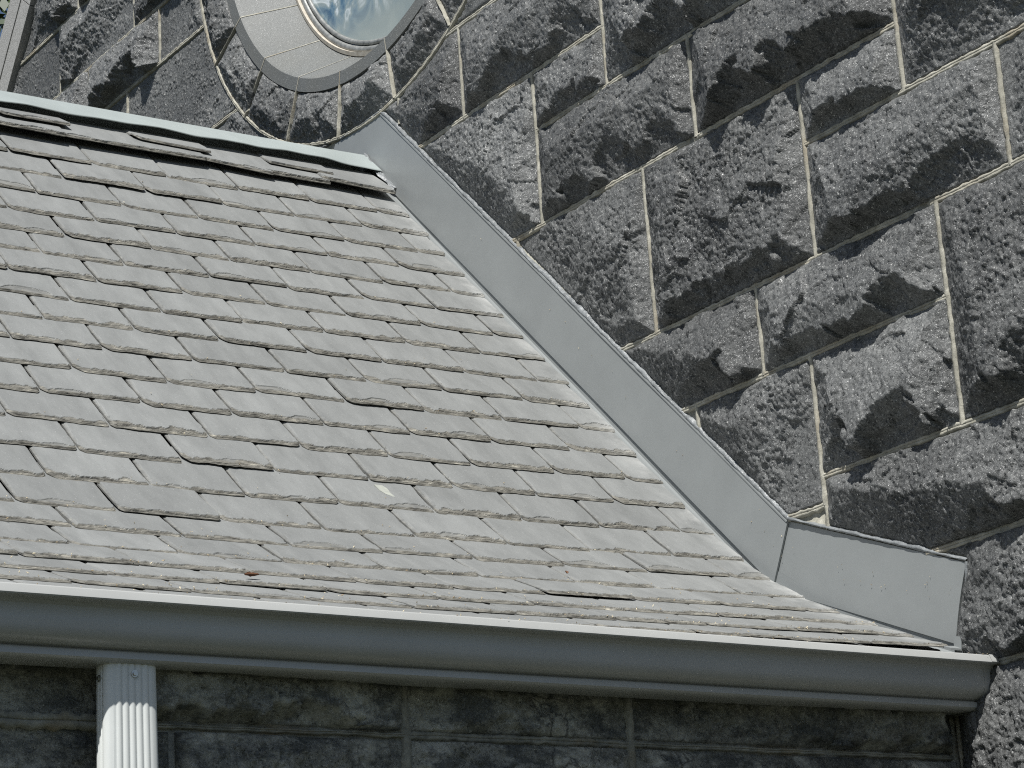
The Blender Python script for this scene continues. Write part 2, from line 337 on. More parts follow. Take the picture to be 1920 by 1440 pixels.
JW = 0.0046   # half width of a joint
def stone(mb, bb, dist, seed, H=0.036, top=0.17, bot=1.3, side=1.2, ridge=0.72, scoops=(), rough=1.0, res=0.0027, out=None, tint=None, down=(0, -1), facets=2, under=0.0):
    """rock-faced block: bb = (y_far, y_near, z_lo, z_hi); dist(Y, Z) -> dict of distances to its edges {T, B, S list}
       the face leaves the top joint at a shallow slope, swells to a ridge and breaks away steeply to the bottom joint"""
    r = np.random.default_rng(seed)
    y1, y0, z0, z1 = bb; e = 0.006
    ny = max(8, int((y1-y0+2*e)/res/0.8)); nz = max(8, int((z1-z0+2*e)/res))
    Y, Z = np.meshgrid(np.linspace(y1+e, y0-e, ny), np.linspace(z0-e, z1+e, nz))
    A, B = -Y, Z
    o = r.random(2)*40
    wx = 0.018*fbm(A+o[0], B+o[1], 11, 2, seed) + 0.010*fbm(A+o[0], B, 40, 3, seed+1) + 0.012*facets_n(A+o[0], B+o[1], 17, seed+31)
    wz = 0.018*fbm(A-o[1], B+o[0], 11, 2, seed+2) + 0.010*fbm(A, B-o[0], 40, 3, seed+3) + 0.013*facets_n(A+o[1], B+o[0], 19, seed+33)
    T, Bt, Sd, raw = dist(Y, Z)
    Tw, Bw = np.maximum(T + wz*0.5, 0), np.maximum(Bt + wz*1.3, 0)
    hgt = (z1-z0)
    Hl = H*(1.10 + 0.45*fbm(A+o[0], B+o[1], 5, 2, seed+5))
    Ha = min(H, top*hgt*1.25 + 0.006)*0.86
    h = 0.004 + 0.6*np.minimum(Tw, 0.008) + Ha*(1 - (1 - np.clip(Tw/(0.80*hgt), 0, 1))**1.8)
    h = np.minimum(h, Hl)
    ca_, cb_ = A + o[0] + 0.010*pn(A*30, B*30, seed+41), B + o[1] + 0.010*pn(A*30, B*30, seed+42)
    big = 0.0058*facets_n(ca_*0.8, cb_, 9, seed+43) + 0.0024*facets_n(ca_, cb_, 21, seed+44)
    h = np.maximum(h + rough*big*sstep(0.004, 0.03, h), 0.003)
    for k in range(facets):                                     # large spall planes
        c = np.array([-(y0 + (y1-y0)*r.random()), z0 + hgt*r.uniform(0.3, 0.85)]); a = r.choice([r.uniform(-0.5, 0.9), r.uniform(2.3, 3.7), r.uniform(-2.6, -0.5)])
        gdir = np.array([math.cos(a), math.sin(a)]); sl = r.uniform(0.08, 0.24)
        h = np.minimum(h, H*r.uniform(0.6, 1.0) - sl*((A + wx*1.4 - c[0])*gdir[0] + (B + wz*1.4 - c[1])*gdir[1] - 0.02))
    # the lower break: scalloped scars hollowed up from the bottom edge with a sharp, ragged rim
    rh = hgt*(0.09 + 0.07*pn((A+o[0])*9, A*0+1, seed+14))
    sc_ = list(scoops) or [(r.random(), r.uniform(.12, .30), r.uniform(.03, .08)) for _ in range(r.integers(1, 4))]
    for q in sc_:
        fa, fb, rad = q[:3]
        ca = -(y1 + (y0-y1)*fa)
        rh = np.maximum(rh, hgt*fb*0.66*(1 - (np.abs(A + wx*0.9 - ca)/rad)**2.2))
    rh = np.maximum(rh, 0.008)
    Bq = np.maximum(Bt + wz*0.8, 0)/rh
    h = np.where(Bq < 1, 0.003 + np.maximum(h-0.003, 0)*np.minimum(1, np.minimum(Bq**(1.5), 1)), h)
    for d, sl_ in Sd: h = np.minimum(h, 0.003 + sl_*np.maximum(d + wx*0.6*min(1, sl_), 0))
    m = sstep(0, 0.018, raw)
    wa, wb = A + o[0] + 0.006*pn(A*50, B*50, seed+21), B + o[1] + 0.006*pn(A*50+9, B*50, seed+22)
    rmask = 0.75 + 0.4*sstep(-0.35, 0.45, fbm(A+o[1], B+o[0], 7, 2, seed+23))
    tex = rough*(0.0024*pn(wa*24, wb*24, seed+6) + rmask*(0.0013*facets_n(wa, wb, 45, seed+7) + 0.0018*facets_n(wa, wb, 105, seed+9) + 0.0019*fbm(A, B+o[0], 140, 2, seed+8, 0.7) + 0.0010*pn(A*380, B*380, seed+10)))
    h = np.maximum(h, 0.001)
    h = h + tex*(0.2 + 0.8*m)
    h = np.where(raw > 0, np.maximum(h, 0.0012), -0.012)
    P = np.stack([-h, Y, Z], -1) if out is None else out(h, Y, Z)
    t = r.uniform(0.74, 1.22) if tint is None else tint
    mb.grid(P, flip=True, keep=raw > -0.004, tint=t)

def rect_dist(bb, extra=None):
    y1, y0, z0, z1 = bb
    def f(Y, Z):
        T = z1 - JW - Z; Bt = Z - z0 - JW; S1 = y1 - JW*0.8 - Y; S2 = Y - y0 - JW*0.8
        raw = np.minimum(np.minimum(T, Bt), np.minimum(S1, S2)); Sd = [(S1, 0.55), (S2, 0.8)]
        for q, sl_ in ((lambda y, z: np.hypot(y-WC[0], z-WC[1]) - RO - JW, 0.5), (lambda y, z: d_free(y, z) - 0.007, 0.42), (lambda y, z: d_rake(y, z) - 0.004, 0.6)):
            d = q(Y, Z); raw = np.minimum(raw, d); Sd.append((d, sl_))
        return T, Bt, Sd, raw
    return f

# courses of the gable wall, measured: (y_far, y_near, z_lo, z_hi, options)
ST = [
 # right of the window, upwards from the bell-cast eave
 (3.757, 3.278, 1.969, 2.174, dict(scoops=[(.80, .62, .06), (.38, .42, .10)], H=.046, top=.2)),
 (4.20, 3.757, 1.969, 2.174, dict(top=.14, rough=1.2, H=.032, scoops=[(.9, .3, .06)])),
 (3.513, 3.278, 1.847, 1.969, dict(H=.030, top=.22, scoops=[(.6, .35, .12)], facets=1)),
 (4.00, 3.513, 1.650, 1.969, dict(H=.036, top=.12, rough=1.3, scoops=[(.62, .5, .035), (.85, .12, .06)], facets=1)),
 (3.278, 2.80, 1.847, 2.174, dict(H=.050, top=.15, scoops=[(.12, .45, .06), (.45, .40, .07), (.75, .3, .1)])),
 (3.513, 3.036, 1.650, 1.847, dict(H=.048, scoops=[(.30, .30, .06), (.55, .62, .07), (.82, .52, .05)], top=.2, facets=1)),
 (3.036, 2.519, 1.650, 1.847, dict(H=.056, scoops=[(.30, .52, .06), (.50, .60, .05), (.75, .32, .12)], top=.30, facets=1)),
 (2.519, 2.05, 1.531, 1.847, dict(H=.060, scoops=[(.45, .75, .25), (.2, .72, .2)], top=.2, facets=0)),
 (2.762, 2.519, 1.531, 1.650, dict(H=.032, top=.24, scoops=[(.5, .28, .2)], facets=0)),
 (3.194, 2.762, 1.329, 1.650, dict(H=.036, top=.10, rough=1.45, scoops=[(.6, .17, .09), (.25, .12, .1), (.88, .24, .03)], facets=0)),
 (3.60, 3.194, 1.329, 1.650, dict(H=.032, top=.09, rough=1.3, scoops=[(.6, .10, .1)], facets=1)),
 (2.762, 2.319, 1.329, 1.531, dict(H=.048, top=.22, scoops=[(.78, .42, .12), (.45, .2, .06), (.15, .22, .1)], rough=1.15, facets=1)),
 (2.319, 1.95, 1.329, 1.531, dict(H=.036)),
 (3.30, 2.917, 1.171, 1.329, dict(H=.048, scoops=[(.42, .66, .09), (.70, .52, .07)], top=.34, facets=0)),
 (2.917, 2.480, 1.171, 1.329, dict(H=.042, scoops=[(.78, .46, .08), (.35, .30, .09), (.08, .3, .05)], top=.26, facets=0)),
 (2.480, 2.02, 0.965, 1.329, dict(H=.046, top=.12, rough=1.2, scoops=[(.35, .42, .05), (.12, .2, .08)], facets=1)),
 (3.10, 2.800, 0.917, 1.171, dict(H=.032, top=.11, rough=1.35, scoops=[(.7, .12, .1)], facets=1)),
 (2.800, 2.480, 0.965, 1.171, dict(H=.048, scoops=[(.20, .62, .055), (.62, .55, .075), (.92, .42, .03)], top=.24, facets=0)),
 (2.800, 2.30, 0.789, 0.965, dict(H=.052, rough=1.4, scoops=[(.72, .38, .07), (.1, .2, .06), (.45, .16, .08)], top=.30, facets=1)),
 (2.30, 1.95, 0.789, 0.965, dict()),
 (2.620, 2.22, 0.599, 0.789, dict(H=.040, rough=1.35, scoops=[(.30, .45, .05), (.6, .25, .06)], top=.2, facets=1)),
 (2.22, 1.95, 0.599, 0.789, dict()),
 (2.566, 2.24, 0.36, 0.599, dict(H=.038, rough=1.35, top=.22)), (2.24, 1.95, 0.36, 0.599, dict()),
 (2.05, 1.75, 1.531, 1.847, dict()), (2.80, 2.35, 1.847, 2.174, dict(H=.05)), (2.35, 1.95, 1.847, 2.174, dict()),
 (1.95, 1.55, 1.329, 1.531, dict()), (2.02, 1.55, 0.965, 1.329, dict()),
 (3.60, 3.15, 2.174, 2.40, dict()), (4.0, 3.60, 2.174, 2.40, dict()), (3.15, 2.70, 2.174, 2.40, dict()), (2.70, 2.25, 2.174, 2.40, dict()),
 (3.5, 3.0, 2.40, 2.653, dict()), (3.0, 2.55, 2.40, 2.653, dict()), (3.55, 3.2, 2.653, 2.812, dict()), (3.2, 2.75, 2.653, 2.812, dict()),
 (3.6, 3.1, 2.812, 3.015, dict()), (3.1, 2.7, 2.812, 3.015, dict()),
 # left of the window
 (5.722, 5.256, 2.812, 3.015, dict(H=.050, scoops=[(.45, .45, .12), (.78, .62, .05), (.93, .35, .04)], top=.24, facets=1)),
 (6.15, 5.722, 2.812, 3.015, dict(H=.034, top=.14, rough=1.2, scoops=[(.75, .4, .08)])),
 (5.256, 4.85, 2.812, 3.015, dict(H=.048, top=.2)),
 (5.538, 5.113, 2.653, 2.812, dict(H=.048, scoops=[(.30, .35, .1), (.65, .62, .10)], top=.26, facets=0)),
 (5.95, 5.538, 2.653, 2.812, dict(H=.042)),
 (5.113, 4.70, 2.653, 2.812, dict(H=.044, scoops=[(.5, .5, .14)])),
 (5.307, 4.50, 2.365, 2.653, dict(H=.034, top=.10, rough=1.35, scoops=[(.70, .25, .08)], facets=1)),
 (5.80, 5.307, 2.365, 2.653, dict(H=.034)),
 (4.95, 4.46, 2.10, 2.365, dict(H=.032, rough=1.2)), (5.4, 4.95, 2.10, 2.365, dict()), (4.46, 4.0, 2.05, 2.25, dict(H=.022)),
 (6.10, 5.60, 3.015, 3.22, dict(H=.046, scoops=[(.6, .5, .10)])), (5.60, 5.20, 3.015, 3.22, dict(H=.044, scoops=[(.5, .55, .14)])), (5.20, 4.70, 3.015, 3.22, dict()),
 (5.9, 5.45, 3.22, 3.45, dict()), (5.45, 4.9, 3.22, 3.45, dict()), (4.9, 4.4, 3.22, 3.45, dict()),
]
# the courses carry on outside the photograph
NV = len(ST)
for (za, zb) in ((-1.0, -.72), (-.72, -.40), (-.40, -.14), (-.14, .12), (.12, .36), (.36, .599), (.599, .789), (.789, .965), (1.329, 1.531), (1.531, 1.847), (1.847, 2.174), (2.174, 2.40), (2.40, 2.653), (2.653, 2.812), (2.812, 3.015), (3.015, 3.22), (3.22, 3.45), (3.45, 3.74)):
    cov = [q[1] for q in ST[:NV] if q[2] <= za+.002 and q[3] >= zb-.002]
    y = min(cov) if cov else (2.566 if za < .5 else 5.4)
    while y > 1.56:
        wd = random.uniform(.28, .48); yn = max(1.5, y-wd)
        if yn < 1.62: yn = 1.5
        ST.append((y, yn, za, zb, dict(H=random.uniform(.034, .05)))); y = yn
gable = thing("stone_wall", "tall dark grey rock-faced granite gable wall with pale ribbon mortar and round window, beside the slate roof", "wall", (0, 3.6, -1.0))
mb = MB()
for i, s in enumerate(ST):
    o = dict(s[4]); vis = True
    res = 0.0026 if i < 25 or (39 <= i <= 52) else 0.008
    stone(mb, s[:4], rect_dist(s[:4]), 100+i*3, res=res, **o)
mb.build("masonry", M['granite'], gable, smooth=True)

# mortar: backing sheet and raised ribbon pointing
mb = MB()
poly = [(1.5, -1.0), (2.58, -1.0), (2.58, 2.0), (4.3, 2.0), (4.3, -1.0), (7.9, -1.0), (5.60, 3.50), (1.5, 3.5)]
mb.box((0.0, 1.5, -1.0), (0.25, 7.6, 2.0)); 
by, bz = np.meshgrid(np.arange(1.5, 6.96, 0.0125), np.arange(2.0, 3.75, 0.0125), indexing='ij')
kp = (np.hypot(by-WC[0], bz-WC[1]) > 0.632) & (d_rake(by, bz) > -0.12)
ii = np.arange(by.size).reshape(by.shape); qq = np.stack([ii[:-1, :-1], ii[:-1, 1:], ii[1:, 1:], ii[1:, :-1]], -1).reshape(-1, 4); qq = qq[kp.reshape(-1)[qq].all(1)]
uu = np.unique(qq); rm = np.zeros(by.size, np.int64); rm[uu] = np.arange(len(uu)); bp = np.stack([0*by.ravel()[uu]+.0005, by.ravel()[uu], bz.ravel()[uu]], -1)
mb.add(bp, rm[qq]); mb.add(bp + np.array([.25, 0, 0]), rm[qq][:, ::-1])
def ribbon(pts, wid=0.0054, h=0.0055, seed=0, plane=None, crease=True):
    pts = np.asarray(pts, float); seg = np.hypot(*np.diff(pts, axis=0).T); L = np.concatenate([[0], np.cumsum(seg)])
    n = max(3, int(L[-1]/0.006)); t = np.linspace(0, L[-1], n)
    c = np.stack([np.interp(t, L, pts[:, 0]), np.interp(t, L, pts[:, 1])], -1)
    tg = np.gradient(c, axis=0); tg /= np.linalg.norm(tg, axis=1)[:, None]; nm = np.stack([-tg[:, 1], tg[:, 0]], -1)
    so = seed*3.7
    wob = 0.0016*pn(t*18+so, t*0+so, seed); wl = wid*(1 + 0.75*pn(t*70+so, t*0+2, seed+1)+0.25*pn(t*160, t*0+so, seed)); wr = wid*(1 + 0.75*pn(t*70+so, t*0+9, seed+2)+0.25*pn(t*150, t*0-so, seed))
    off = np.stack([wob-wl*1.15, wob-wl*0.85, wob-wl*0.12, wob, wob+wl*0.12, wob+wr*0.85, wob+wr*1.15], 1)
    hh = h*np.stack([0*t-0.4, 0.85+0.35*pn(t*90, t*0+so, seed+3), 1.0+0.2*pn(t*60, t*0+so, seed+5), (0.72 if crease else 1.0)+0*t, 1.0+0.2*pn(t*60, t*0+so, seed+4), 0.85+0.35*pn(t*90, t*0+so+5, seed+3), 0*t-0.4], 1)
    gap = sstep(-0.42, -0.50, pn(t*7, t*0+so+3, seed+9)); hh = hh*(1-1.2*gap[:, None])
    YZ = c[:, None, :] + off[..., None]*nm[:, None, :]
    return YZ, hh
def add_ribbon(mb, pts, keepfn=None, seed=0, mapf=None, **kw):
    YZ, hh = ribbon(pts, seed=seed, **kw)
    if keepfn is not None:
        k = keepfn(YZ[:, 3, 0], YZ[:, 3, 1])
        idx = np.where(k)[0]
        if len(idx) < 3: return
        for run in np.split(idx, np.where(np.diff(idx) > 1)[0]+1):
            if len(run) > 2:
                P = np.stack([-hh[run], YZ[run][..., 0], YZ[run][..., 1]], -1)
                mb.grid(P)
        return
    mb.grid(mapf(hh, YZ))
ok_wall = lambda y, z: (np.hypot(y-WC[0], z-WC[1]) > RO-0.003) & (d_free(y, z) > -0.004) & (d_rake(y, z) > 0)
beds = [(2.812, 6.2, 4.6), (3.015, 6.1, 4.7), (2.653, 6.0, 4.6), (2.365, 5.6, 4.4), (3.22, 6, 4.3), (2.174, 4.2, 2.0), (1.969, 4.2, 3.278), (1.847, 3.513, 1.75), (1.650, 4.0, 2.519),
        (1.531, 2.762, 1.55), (1.329, 3.6, 1.55), (1.171, 3.3, 2.48), (0.965, 2.8, 1.55), (0.917, 3.1, 2.8), (0.789, 2.8, 1.5), (0.599, 2.6, 1.5), (.36, 2.566, 1.5), (.12, 2.566, 1.5), (-.14, 2.566, 1.5), (-.40, 2.566, 1.5), (-.72, 2.566, 1.5), (3.22, 4.4, 1.5), (3.45, 5.5, 1.5), (3.015, 3.1, 1.5), (2.812, 3.6, 1.5), (2.40, 4.0, 2.2), (2.653, 3.6, 2.5)]
for k, (z, a, b) in enumerate(beds):
    n = 40; ys = np.linspace(a, b, n); add_ribbon(mb, np.stack([ys, z + 0.0018*pn(ys*5, ys*0+k, 3)], -1), ok_wall, seed=k+1)
joints = {}
for s in ST:
    for yv in (s[0], s[1]): joints.setdefault((round(yv, 3)), []).append((s[2], s[3]))
done = set()
for k, (yv, spans) in enumerate(joints.items()):
    for sp in spans:
        if (yv, sp[0]) in done: continue
        done.add((yv, sp[0])); zs = np.linspace(sp[0], sp[1], 12)
        add_ribbon(mb, np.stack([yv + 0.0022*pn(zs*9, zs*0+k, 5), zs], -1), ok_wall, seed=40+k, wid=0.0046, h=0.0058, crease=False)
th = np.linspace(-math.pi*1.0, math.pi*1.0, 160)
add_ribbon(mb, np.stack([WC[0]+RO*np.cos(th), WC[1]+RO*np.sin(th)], -1), lambda y, z: d_free(y, z) > -0.004, seed=90, wid=0.0045, h=.0075)
for k in range(20):
    a = math.radians(-27-18*k); add_ribbon(mb, [(WC[0]+q*math.cos(a), WC[1]+q*math.sin(a)) for q in (RM+0.0, RO)], lambda y, z: d_free(y, z) > -0.004, seed=120+k, wid=0.0026, h=0.0105, crease=False)
mb.build("mortar", M['mortar'], gable, smooth=True)

# raking coping along the far edge of the gable
(y0, z0), (y1, z1) = RAKE; dr = np.array([y1-y0, z1-z0]); dr /= np.linalg.norm(dr); nr = np.array([-dr[1], dr[0]]);  nr = nr if nr[0] > 0 else -nr
def rake_pt(s, off): return np.array([y0, z0]) + dr*s + nr*off
mb = MB()
for (a, b, xo, xi) in ((0.0, 0.070, -0.022, 0.2), (0.074, 0.15, -0.024, 0.2)):
    for k in range(7):
        s0, s1 = -0.6+k*0.62+0.0015, -0.6+(k+1)*0.62-0.0015
        q = [rake_pt(s0, a), rake_pt(s1, a), rake_pt(s1, b), rake_pt(s0, b)]
        mb.prism([(xo, p[0], p[1]) for p in q], (xi-xo, 0, 0))
q = [rake_pt(-0.6, 0.068), rake_pt(3.7, 0.068), rake_pt(3.7, 0.076), rake_pt(-0.6, 0.076)]
mb.prism([(-0.012, p[0], p[1]) for p in q], (0.1, 0, 0))
mb.build("coping", M['coping'], gable)

# round window: rough voussoirs > margin and splayed reveal, frame, putty, pane
mb = MB()
for k in range(20):
    a0 = -27-18*k; a1 = a0-18
    def dist(Y, Z, a0=math.radians(a0), a1=math.radians(a1)):
        dy, dz = Y-WC[0], Z-WC[1]; r = np.hypot(dy, dz)
        c0 = -(dy*-math.sin(a0) + dz*math.cos(a0)) - 0.003; c1 = (dy*-math.sin(a1) + dz*math.cos(a1)) - 0.003
        ro = RO - JW - r; ri = r - RM - 0.002
        am = (a0+a1)/2; low = math.sin(am) < 0
        raw = np.minimum(np.minimum(c0, c1), np.minimum(ro, ri)); raw = np.minimum(raw, d_free(Y, Z)-0.004)
        return (ri, ro, [(c0, .45), (c1, .9), (ro, .5)], raw) if low else (ro, ri, [(c0, .6), (c1, .6)], raw)
    pts = [(WC[0]+q*math.cos(math.radians(a)), WC[1]+q*math.sin(math.radians(a))) for q in (RM, RO) for a in (a0, (a0+a1)/2, a1)]
    ys, zs = [p[0] for p in pts], [p[1] for p in pts]
    vis = math.sin(math.radians((a0+a1)/2)) < 0.2
    sco = {2: [(.62, .52, .05), (.3, .3, .05)], 3: [(.5, .35, .06)], 4: [(.75, .5, .05), (.2, .3, .05)], 1: [(.8, .5, .05)], 0: [(.6, .4, .07)]}.get(k, [])
    stone(mb, (max(ys)+.01, min(ys)-.01, min(zs)-.01, max(zs)+.01), dist, 700+k*5, H=0.036, top=0.26, facets=0, res=0.0026 if vis else 0.009, scoops=sco, rough=1.1)
win = mb.build("round_window", M['granite'], gable, smooth=True)
def ring(mb, r0, x0, r1, x1, n=200, a0=0, a1=2*math.pi, rows=2):
    th = np.linspace(a0, a1, n)[None, :]; t = np.linspace(0, 1, rows)[:, None]
    R = r0+(r1-r0)*t; X = x0+(x1-x0)*t + 0*th
    mb.grid(np.stack([X, WC[0]+R*np.cos(th), WC[1]+R*np.sin(th)], -1))
XG = 0.125
mb = MB()
for k in range(20):
    a = math.radians(-27-18*k); b = math.radians(-27-18*(k+1)); e = 0.0
    for (r0, x0, r1, x1) in ((RM+.002, 0.012, RM, -0.0085), (RM, -0.0085, RI+.003, -0.0085), (RI+.003, -0.0085, RI, -0.005), (RI, -0.005, RG+0.012, XG-0.004)):
        ring(mb, r0, x0, r1, x1, 24, a-e, b+e, 4)
mb.build("window_reveal", M['dressed'], win, smooth=False)
mb = MB()
for k in range(20):
    a = math.radians(-27-18*k)
    for (r0, x0, r1, x1) in ((RM, -0.0093, RI+.002, -0.0093), (RI+.002, -0.0093, RI-.0009, -0.0058), (RI-.0009, -0.0058, RG+0.0113, XG-0.005)): ring(mb, r0, x0, r1, x1, 3, a-.0026, a+.0026, 3)
mb.build("reveal_pointing", M['mortar'], win)
mb = MB()
for (r0, x0, r1, x1) in ((RG+.018, XG+.01, RG+.013, XG-.012), (RG+.013, XG-.012, RG+.004, XG-.015), (RG+.004, XG-.015, RG+.002, XG-.002)): ring(mb, r0, x0, r1, x1)
mb.build("window_putty", M['putty'], win, smooth=True)
mb = MB()
for (c, rr) in ((RG-.004, .0085), (RG-.020, .006)):
    th = np.linspace(0, 2*np.pi, 161)[None, :]; ph = np.linspace(0, 2*np.pi, 11)[:, None]
    R = c + rr*np.cos(ph); mb.grid(np.stack([XG + 0.9*rr*np.sin(ph) - 0.002 + 0*th, WC[0]+R*np.cos(th), WC[1]+R*np.sin(th)], -1))
mb.build("window_frame", M['lead'], win, smooth=True)
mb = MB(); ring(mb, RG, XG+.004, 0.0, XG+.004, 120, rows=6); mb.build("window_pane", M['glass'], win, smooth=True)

# ------------------------------------------------------------------ lower side wall under the gutter (plane Y = 2.566)
YB = 2.570
side = thing("stone_wall", "low dark mossy granite wall in shade below the grey gutter and behind the downspout", "wall", (-1.2, YB, -1.0))
mb = MB()
def side_out(h, Y, Z): return np.stack([-Y, YB - h, Z], -1)      # 'Y' of the block runs along -X here
def side_rect(bb):
    y1, y0, z0, z1 = bb
    def f(Y, Z):
        T = z1-JW-Z; Bt = Z-z0-JW; S1 = y1-JW-Y; S2 = Y-y0-JW
        return T, Bt, [(S1, .8), (S2, .8)], np.minimum(np.minimum(T, Bt), np.minimum(S1, S2))
    return f
SB = [(1.83, 1.372, .473, .60), (1.372, .974, .473, .60), (.974, .617, .473, .60), (.617, .012, .473, .60), (2.4, 1.83, .473, .60),
      (1.78, 1.30, .26, .473), (1.30, .974, .26, .473), (.974, .617, .26, .473), (.617, .012, .26, .473), (2.4, 1.78, .26, .473)]
z = 0.26; k = 0
while z > -1.0:
    hgt = random.uniform(.17, .26); lo = max(-1.0, z-hgt); y = 0.012; 
    while y < 2.4:
        wd = random.uniform(.3, .5); SB.append((min(2.4, y+wd), y, lo, z)); y += wd
    z = lo
for i, bb in enumerate(SB):
    vis = i < 10
    stone(mb, bb, side_rect(bb), 900+i*3, H=0.038 if i < 5 else .031, top=.22 if i < 5 else .3,  res=0.0033 if vis else 0.02, out=side_out, rough=1.7 if vis else .3, facets=2,
          scoops=())
mb.build("masonry", M['granite_side'], side, smooth=True)
mb = MB(); mb.box((-2.4, YB, -1.0), (-0.0008, YB+0.2, 0.60))
side_map = lambda hh, YZ: np.stack([-YZ[..., 0], YB-hh, YZ[..., 1]], -1)[:, ::-1]
for k, (a, b) in enumerate(((2.4, 1.372), (1.372, .974), (.974, .617), (.617, .012))):
    add_ribbon(mb, [(a, .473), (b, .473)], seed=200+k, mapf=side_map, wid=(0.0095, 0.003, 0.005, 0.0035)[k], h=0.012 if k == 0 else 0.006)
for k, yv in enumerate((.974, .617, .014, 1.372)):
    zs = np.linspace(.26, .6, 30); add_ribbon(mb, np.stack([yv+0.003*pn(zs*12, zs*0+k, 8), zs], -1), seed=220+k, mapf=side_map, wid=0.0065, h=0.006, crease=False)
mb.build("mortar", M['mortar_side'], side, smooth=True)

# ------------------------------------------------------------------ slate roof
XL = -2.4
rows = [(4.009-.0633*i, 4.009-.0633*i - 2.126 - .006*min(i, 5)/5) for i in range(0, 16)]
rows += [(2.987, .866), (2.922, .822), (2.850, .776), (2.768, .737), (2.690, .701), (2.612, .668), (2.540, .638)]
rows = np.array(rows)
apex = np.array([4.135, 2.014])
roof = thing("slate_roof", "weathered grey slate roof of square slates with a pale metal ridge cap, rising from the gutter", "roof", (-1.0, 3.3, 0.62))
def sag(x): return -0.0135*np.clip(-x/0.75, 0, 1.25)**0.8
def make_slate(mb, B, t, nrm, x0, x1, exp_, thick, lift, seed, res=1.0, length=None, skew=0.0, tintv=None, rag=1.0, clip=None):
    r = np.random.default_rng(seed)
    L = length or exp_ + 0.055
    wd = x1-x0
    nu = max(8, int(wd/0.0030*res)); 
    v = np.concatenate([np.linspace(0, 0.030, int(17*res)+2), np.linspace(0.034, L, 6)]); 
    u = np.concatenate([[0, 0.0012, 0.0025, 0.004, 0.006, 0.008], np.linspace(0.011, wd-0.006, nu), [wd-0.0035, wd-0.0015, wd]])
    U, V = np.meshgrid(u, v)
    so = r.random()*50
    # ragged bottom edge line
    e0 = rag*(0.0030*pn(U*28+so, 0*U+so, seed) + 0.0014*pn(U*110+so, 0*U, seed+1))
    c0 = r.uniform(0.002, 0.018); c1 = r.uniform(0.0, 0.007)          # clipped lower corners
    e0 = e0 + c0*np.clip(1-U/(c0*0.9+1e-4), 0, 1)**1.5 + c1*np.clip(1-(wd-U)/(c1+1e-4), 0, 1)**1.5
    fade = sstep(0.05, 0.0, V)
    Vv = V + e0*fade + skew*(U-wd/2)*fade
    # flaked terraces towards the edge
    drop = 0*U; edge = 0*U
    depth = thick*0.80
    for k, wk in enumerate((0.0020, 0.0050, 0.0088)):
        lim = wk*rag*(0.95 + 0.9*pn(U*22+so+k*7, V*6, seed+2+k) + 0.75*pn(U*75+so, V*25+k*5, seed+9+k) + 0.35*pn(U*190+so, V*60, seed+12+k))
        s = sstep(lim+0.0012, lim-0.0002, V); drop = drop + s*depth/3; edge = np.maximum(edge, s)
    if r.random() < 0.35:                                              # a larger flake broken off
        fc = r.uniform(0.15, 0.85)*wd; fr = r.uniform(0.018, 0.045)
        dd = np.hypot((U-fc)*0.55, V*1.0) + 0.004*pn(U*60+so, V*60, seed+20); s = sstep(fr*0.62, fr*0.6, dd); drop = np.maximum(drop, s*depth*0.4); edge = np.maximum(edge, 0.45*s)
    for side_u, amp in ((U, 1.0), (wd-U, 0.5)):
        lim = amp*0.0045*(0.8 + 1.3*pn(V*30+so, V*0+3*amp, seed+15) + 0.7*pn(V*110, V*0+so, seed+16))
        s = sstep(lim+0.0006, lim-0.0012, side_u); drop = np.maximum(drop, s*depth*0.6); edge = np.maximum(edge, 0.4*s)
    warp = 0.0010*fbm(U+so, V+so, 9, 2, seed+30)
    tilt = r.normal(0, 0.010)*(U-wd/2)
    H = lift*(1-V/(L+0.03)) + warp + tilt*0.5 - drop
    H = np.where(V > exp_*0.9, np.minimum(H, lift*(1-V/(L+0.03))), H)
    low = lift - thick - 0.0004
    # skirt: bottom row and side columns fold down to the underside
    def pos(Uu, Vw, Hh):
        X = x0 + Uu; Y = B[0] + t[0]*Vw + nrm[0]*Hh; Zz = B[1] + t[1]*Vw + nrm[1]*Hh + sag(X)
        return np.stack([X, Y, Zz], -1)
    top = pos(U, Vv, H)
    under = pos(U, Vv, np.minimum(H-0.0003, lift*(1-V/(L+0.03)) - thick))
    und0 = under[:1]; 
    P = np.concatenate([und0, top], 0); ed = np.concatenate([np.ones((1, len(u))), edge], 0)
    sideL = np.concatenate([und0[:, :1], under[:, :1]], 0); sideR = np.concatenate([und0[:, -1:], under[:, -1:]], 0)
    P = np.concatenate([sideL, P, sideR], 1); ed = np.concatenate([ed[:, :1]*0+.5, ed, ed[:, :1]*0+.5], 1)
    xx = P[..., 0]
    wash = 0.7*np.clip(1-(-xx-0.02)/0.09, 0, 1)**1.5 if clip is None else 0*xx
    mb.grid(P, flip=False, tint=tintv if tintv is not None else r.choice([0.94, 0.97, 1.0, 1.0, 1.03, 1.06])*r.uniform(0.97, 1.03), edge=ed, wash=wash*r.uniform(.3, 1))
    # underside (closes the shadow gap)
    mb.grid(under[[0, -1]][:, [0, -1]], flip=True, tint=1.0, edge=0.6, wash=0)
mb = MB()
nrows = len(rows)
